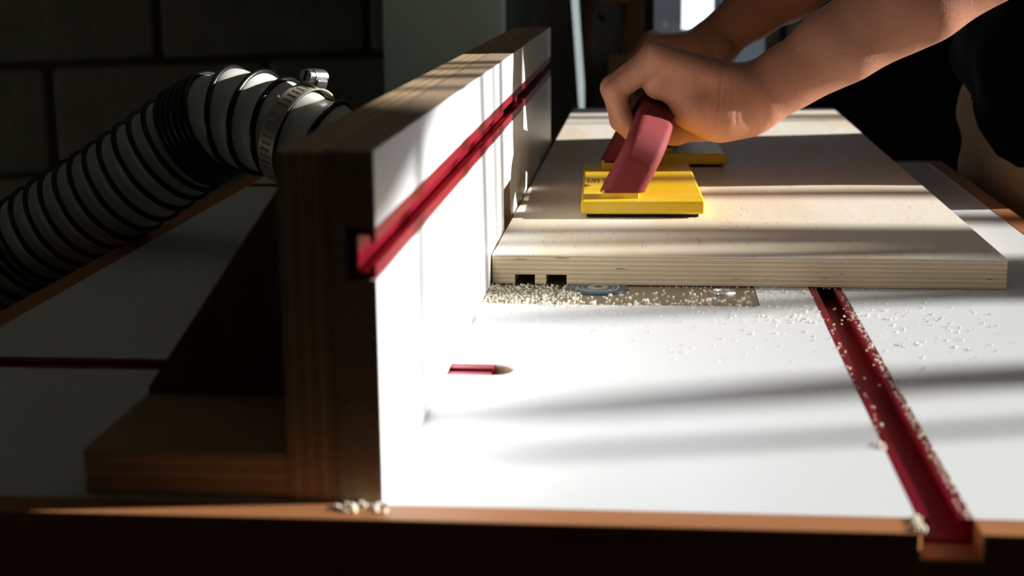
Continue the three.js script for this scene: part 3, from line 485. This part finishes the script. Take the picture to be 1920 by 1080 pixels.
// ---------------------------------------------------------------- the person: hands on the handles, body at the table's right side
const person = thing('person', 'person in dark t-shirt and khaki trousers pressing both push blocks onto the board', 'person', [0.5, FLOOR, -1.7]);
{
  const hand = (o) => {
    const palm = capsSDF([...o.mc.flatMap(chain), ...o.palm.flatMap(chain)], 0.012), arm = capsSDF([...chain(o.fore), ...(o.muscle ?? []).flatMap(chain)], 0.009), fing = o.f.map((q) => capsSDF(chain(q), 0.004)), th = capsSDF(chain(o.thumb), 0.006);
    return (x, y, z) => {
      let d = smin(palm(x, y, z), arm(x, y, z), 0.014);
      let e = 1e3; for (const q of fing) e = smin(e, q(x, y, z), 0.0035);
      d = smin(d, e, 0.006); d = smin(d, th(x, y, z), 0.008);
      return d + (o.crease ? o.crease(x, y, z) : 0);
    };
  };
  const groove = (t, w, a) => a * Math.exp(-(t * t) / (w * w));
  const near = hand({
    mc: [[[5.7, 153, -1337, 12.5], [73.6, 127.5, -1350, 17]], [[3.9, 152.6, -1357, 12.5], [75.7, 126.5, -1362, 17]], [[3, 150.3, -1378, 12.5], [77.4, 123, -1375, 17]], [[5.1, 145.1, -1399, 12], [79.1, 118.7, -1386, 17]]],
    palm: [[[40.9, 108.8, -1348, 22.5], [62.6, 104.7, -1356, 26], [86.7, 108.2, -1364, 27]], [[8, 130, -1345, 15], [30, 128, -1350, 18]], [[8, 128, -1392, 14], [32, 125, -1388, 20]], [[60, 115, -1380, 20], [40, 108, -1385, 18]]],
    fore: [[84.3, 111.9, -1366, 27.5], [120.5, 133, -1368, 27.2], [160, 158.5, -1372, 33], [222.5, 198, -1378, 41.5], [285.3, 238, -1385, 43], [330, 263, -1398, 40], [348, 290, -1404, 44], [405, 400, -1450, 50], [468, 470, -1510, 58]],
    muscle: [[[104.8, 114.8, -1355, 20], [178.3, 154.5, -1361, 21.5], [245, 195, -1367, 29], [300, 232, -1376, 31], [335, 270, -1390, 32]]],
    f: [[[5.7, 153, -1337, 12.2], [-30.6, 123.1, -1337, 10], [-23.9, 98.5, -1337, 8.5], [-10.5, 82, -1338, 7.8]], [[3.9, 152.6, -1357, 12.5], [-34, 124.7, -1357, 10.2], [-26.6, 95.4, -1357, 9], [-9.7, 78, -1357, 8.2]], [[3, 150.3, -1378, 12.5], [-34.5, 123.9, -1378, 10.2], [-25.6, 93.2, -1378, 9], [-8.8, 77.5, -1378, 8.2]], [[5.1, 145.1, -1399, 12.5], [-31.1, 121.6, -1399, 10], [-25, 93.9, -1399, 9], [-9, 79, -1399, 8.2]]],
    thumb: [[80.8, 102.8, -1385, 22], [50.6, 86.6, -1412, 15.5], [24, 76.5, -1426, 11], [-1.6, 76, -1428, 9.5]],
    crease: (x, y, z) => {
      const w = smooth(-1.345, -1.332, z) * smooth(0.088, 0.1, y) * smooth(0.15, 0.135, y);
      let d = w * (groove(x - 0.0605 - 0.1 * (y - 0.11), 0.0015, 0.0006) + groove(x - 0.0655 - 0.05 * (y - 0.11), 0.0014, 0.0002) + groove(x - 0.0735 + 0.1 * (y - 0.12), 0.0014, 0.0002) + smooth(0.118, 0.108, y) * groove(x - 0.047 + 0.35 * (y - 0.11), 0.0014, 0.0003));
      d += smooth(-0.022, -0.03, x) * 0.00016 * Math.sin((x * 0.6 + y) * 1700) * smooth(0.105, 0.118, y) * smooth(0.135, 0.125, y);
      return d;
    },
  });
  const far = hand({
    mc: [[[1.2, 143.2, -1665, 12.5], [69.3, 141.8, -1685, 17]], [[1.2, 144.4, -1686, 12.5], [69.7, 141.2, -1695.5, 17]], [[1.2, 143.2, -1707, 12.5], [70.1, 140.6, -1706, 17]], [[1.2, 139.6, -1728, 12.5], [70.6, 140, -1716.5, 17]]],
    palm: [[[48, 122, -1720, 18], [71, 134, -1700, 20.5]], [[16, 134, -1672, 14], [45, 130, -1690, 18]], [[16, 132, -1718, 14], [45, 125, -1710, 18]]],
    fore: [[73, 149.5, -1700, 25.5], [112.6, 179, -1720, 30.5], [154.8, 209, -1740, 41], [225.4, 255.1, -1800, 45], [300, 300, -1850, 46], [400, 410, -1890, 50], [468, 470, -1905, 58]],
    f: [[-1665, 0], [-1686, -1], [-1707, 0], [-1728, 3]].map(([z, y]) => [[1.2, 143.2 + y, z, 12.5], [-16, 121 + y, z, 10.2], [6, 95 + y, z, 9], [24, 80 + y, z, 8.2]]),
    thumb: [[70.2, 135.5, -1675, 20], [66, 112, -1652, 14.5], [58, 86, -1650, 11], [42, 74, -1655, 9.5]],
  });
  // neck, head and trunk (the trunk and legs are inside the clothes)
  const face = capsSDF([...chain([[372, 690, -1700, 82], [392, 720, -1700, 88]]), ...chain([[350, 640, -1700, 62], [340, 612, -1700, 46]])], 0.03), feat = [[[292, 672, -1700, 9], [272, 646, -1700, 13]], [[292, 618, -1700, 8], [286, 612, -1688, 8]], [[292, 618, -1700, 8], [286, 612, -1712, 8]], [[395, 668, -1620, 10], [402, 690, -1614, 14]], [[395, 668, -1780, 10], [402, 690, -1786, 14]]].map((q) => capsSDF(chain(q), 0.008)), eyes = [[[298, 674, -1668, 13], [299, 674, -1667, 13]], [[298, 674, -1732, 13], [299, 674, -1733, 13]]].map((q) => capsSDF(chain(q), 0.005));
  const neck = capsSDF([...chain([[455, 500, -1700, 62], [420, 580, -1700, 55], [400, 640, -1700, 56]]), ...chain([[475, 475, -1520, 55], [455, 490, -1700, 72], [475, 475, -1885, 55]])], 0.04);
  const trunk = (x, y, z) => neck(x, y, z);
  const headSDF = (x, y, z) => { let d = smin(face(x, y, z), trunk(x, y, z), 0.02); for (const q of feat) d = smin(d, q(x, y, z), 0.012); for (const q of eyes) { const e = -q(x, y, z); d = Math.max(d, e - 0.006) ; } return d; };
  const core = capsSDF([...chain([[470, 420, -1560, 70], [470, 420, -1840, 70]]), ...chain([[468, 330, -1600, 85], [468, 330, -1800, 85]]), ...chain([[467, 150, -1620, 95], [467, 150, -1780, 95]]), ...chain([[474, 5, -1610, 96], [474, 5, -1790, 96]])], 0.08);
  const legs = capsSDF([...chain([[510, -60, -1610, 85], [500, -440, -1590, 58], [520, -840, -1590, 40]]), ...chain([[510, -60, -1790, 85], [500, -440, -1810, 58], [520, -840, -1810, 40]])], 0.02);
  const bodySDF = (x, y, z) => smin(smin(core(x, y, z), legs(x, y, z), 0.05), Math.min(headSDF(x, y, z), 1), 0.03);
  const g = merge(
    nets(near, [-0.056, 0.06, -1.452], [0.1135, 0.176, -1.304], 0.0015), nets(near, [0.108, 0.08, -1.57], [0.56, 0.54, -1.27], 0.0048),
    nets(far, [-0.04, 0.06, -1.75], [0.106, 0.215, -1.625], 0.002), nets(far, [0.1, 0.1, -1.97], [0.54, 0.54, -1.66], 0.0052),
    nets(headSDF, [0.24, 0.505, -1.82], [0.56, 0.83, -1.58], 0.0055), nets(bodySDF, [0.3, -0.89, -1.95], [0.64, 0.53, -1.45], 0.0125));
  mesh(person, 'body', g, M.skin);
  // hair cap
  const hairSDF = (x, y, z) => Math.max(face(x, y, z) - 0.012 - 0.004 * vnoise(x * 60 + z * 40, y * 60, 3), -(face(x, y, z) + 0.004), 0.66 - y + 0.9 * Math.max(0, 0.36 - x));
  mesh(person, 'hair', nets(hairSDF, [0.26, 0.62, -1.82], [0.52, 0.85, -1.58], 0.0055), M.hair);
  // t-shirt: hem lifted at the front over the table
  const fold = (x, y, z) => 0.006 * (fbm(z * 16 + y * 6, y * 9 - z * 5, 211, 3) - 0.5) + 0.004 * Math.sin(y * 62 + z * 30 + 4 * fbm(z * 8, y * 8, 219, 2));
  const sleeveRaw = capsSDF([...chain([[385, 380, -1440, 62], [470, 460, -1510, 72]]), ...chain([[372, 380, -1882, 64], [470, 460, -1900, 72]])], 0.03);
  const sleeves = (x, y, z) => Math.max(sleeveRaw(x, y, z), 0.62 * (0.375 - x) + 0.7 * (0.365 - y));
  const shirtOuter = (x, y, z) => smin(core(x, y, z) - 0.022 - 0.02 * smooth(0.2, 0.0, y), smin(sleeves(x, y, z), neck(x, y, z) - 0.012, 0.04), 0.04) + fold(x, y, z);
  const hemY = (x, z) => 0.022 + 1.35 * Math.max(0, 0.376 - x + 0.25 * Math.max(0, -1.6 - z)) + 0.008 * Math.sin(z * 40);
  const shirt = (x, y, z) => { const d = shirtOuter(x, y, z); return Math.max(d, hemY(x, z) - y, y - 0.545); };
  mesh(person, 't_shirt', nets(shirt, [0.27, -0.03, -2.0], [0.66, 0.57, -1.3], 0.0062), M.shirt);
  const crease = (x, y, z) => 0.004 * Math.sin(y * 75 + z * 18 + 1.2) * smooth(-0.06, 0.06, y) + 0.01 * (fbm(z * 14, y * 18, 231, 3) - 0.5);
  const trousers = (x, y, z) => { const d = smin(core(x, y, z) - 0.014, legs(x, y, z) - 0.016, 0.04) + crease(x, y, z); return Math.max(d, y - 0.14, -0.87 - y); };
  mesh(person, 'trousers', nets(trousers, [0.3, -0.89, -1.96], [0.68, 0.16, -1.44], 0.0075), M.khaki);
  for (const z of [-1.59, -1.81]) mesh(person, 'shoe', nets(capsSDF([...chain([[535, -868, z * 1000, 38], [400, -874, z * 1000, 32]])], 0.02), [0.34, -0.899, z - 0.06], [0.6, -0.8, z + 0.06], 0.008), M.shoe);
}

// ---------------------------------------------------------------- things along the far wall
{
  const t = thing('door_track', 'upright galvanised metal track with punched holes beside the added bright slit', 'metal track', [-0.11, FLOOR, -2.9]);
  mesh(t, 'web', box(-0.126, -0.112, FLOOR, 1.4, -2.905, -2.895), M.stud);
  const s = new THREE.Shape([[-0.112, 0], [-0.058, 0], [-0.058, 2.3], [-0.112, 2.3]].map((p) => new THREE.Vector2(...p)));
  for (let y = 0.05; y < 2.25; y += 0.075) { const h = new THREE.Path(); h.absellipse(-0.085 + (Math.round(y / 0.075) & 1 ? 0.012 : -0.008), y, 0.007, 0.009, 0, 2 * Math.PI); s.holes.push(h); }
  const g = new THREE.ExtrudeGeometry(s, { depth: 0.003, bevelEnabled: false }); g.translate(0, FLOOR, -2.905);
  mesh(t, 'punched_strip', merge(boxUV(g), box(-0.062, -0.056, FLOOR, 1.4, -2.93, -2.9), box(-0.115, -0.11, FLOOR, 1.4, -2.93, -2.9)), M.galv);
}
tag(mesh(scene, 'wood_post', box(-0.05, -0.013, FLOOR, CEIL, -2.97, -2.89, 0.002), M.stud), 'upright bare wood post beside the bright glazed door', 'post');
tag(mesh(scene, 'wood_block', box(-0.079, -0.0285, -0.03, 0.0575, -2.885, -2.83, 0.001), M.card), 'tan offcut block against the post, behind the knuckles of the nearer hand', 'wood block');
tag(mesh(scene, 'wood_block', box(-0.083, -0.04, 0.1575, 0.21, -2.885, -2.83, 0.001), M.card), 'tan offcut high on the post, cut by the top of the picture', 'wood block');
// ---------------------------------------------------------------- sawdust
{
  const g = new THREE.IcosahedronGeometry(1, 0), p = g.attributes.position; for (let i = 0; i < p.count; i++) { const k = 0.75 + 0.5 * hash(Math.round(p.getX(i) * 50), Math.round(p.getY(i) * 50), Math.round(p.getZ(i) * 50)); p.setXYZ(i, p.getX(i) * k, p.getY(i) * k * 0.7, p.getZ(i) * k); }
  g.computeVertexNormals();
  const list = [];
  const put = (x, y, z, r) => list.push([x, y + r * 0.5, z, r]);
  const heavy = (n, x0, x1, z0, z1, r0, r1, y = 0) => { for (let i = 0; i < n; i++) put(R(x0, x1), y, R(z0, z1), R(r0, r1)); };
  for (let i = 0; i < 800; i++) { const t = Math.pow(rnd(), 1.7); put(-0.117 + t * 0.07, 0, R(-1.094, -1.03 + 0.012 * rnd()), R(0.0004, 0.0009)); }
  for (let i = 0; i < 150; i++) put(R(-0.07, 0.085), 0, -1.094 + 0.068 * Math.sqrt(rnd()), R(0.0005, 0.0011));
  for (let i = 0; i < 26; i++) { const x = R(-0.1, 0.075), z = R(-1.06, -1.028); for (let k = 0; k < 3; k++) put(x + R(-0.002, 0.002), 0, z + R(-0.002, 0.002), R(0.0008, 0.0014)); }
  for (let i = 0; i < 260; i++) { const t = rnd() * rnd(); put(R(-0.1, 0.2), 0, -1.03 + t * 0.22, R(0.0004, 0.0009)); }
  heavy(70, 0.08, 0.118, -1.09, -0.98, 0.0005, 0.001);
  heavy(60, 0.145, 0.24, -1.09, -0.9, 0.0004, 0.0009);
  for (let i = 0; i < 260; i++) put(R(0.1378, 0.1418), -0.0003, -1.09 + 0.46 * Math.pow(rnd(), 0.8), R(0.0003, 0.0008));
  for (let i = 0; i < 25; i++) put(R(0.118, 0.1225), -0.0003, R(-1.0, -0.7), R(0.0005, 0.001));
  for (let i = 0; i < 70; i++) put(R(0.0, 0.24), 0.0, -1.0925 + R(0, 0.0025), R(0.0004, 0.0007));
  for (let i = 0; i < 30; i++) put(R(0.115, 0.1185), 0.0003, R(-0.628, -0.611), R(0.0006, 0.0013));
  for (let i = 0; i < 10; i++) put(R(0.113, 0.1185), 0, R(-0.732, -0.722), R(0.0006, 0.0012));
  for (let i = 0; i < 34; i++) put(FX + R(-0.022, 0.003), 0.0003, FZ0 + R(0.001, 0.013), R(0.0005, 0.0014));
  const m = new THREE.InstancedMesh(g, M.dust, list.length); m.name = 'sawdust'; m.castShadow = m.receiveShadow = true;
  const o = new THREE.Object3D(), col = new THREE.Color();
  list.forEach(([x, y, z, r], i) => { o.position.set(x, y, z); o.rotation.set(R(0, 6), R(0, 6), R(0, 6)); o.scale.set(r * R(0.7, 1.5), r * R(0.6, 1.1), r * R(0.7, 1.5)); o.updateMatrix(); m.setMatrixAt(i, o.matrix); m.setColorAt(i, col.setScalar(R(0.75, 1))); });
  scene.add(tag(m, 'pale sawdust crumbs scattered over the plate, the white top and the track', 'sawdust', undefined, 'stuff'));
}

renderer.render(scene, camera);
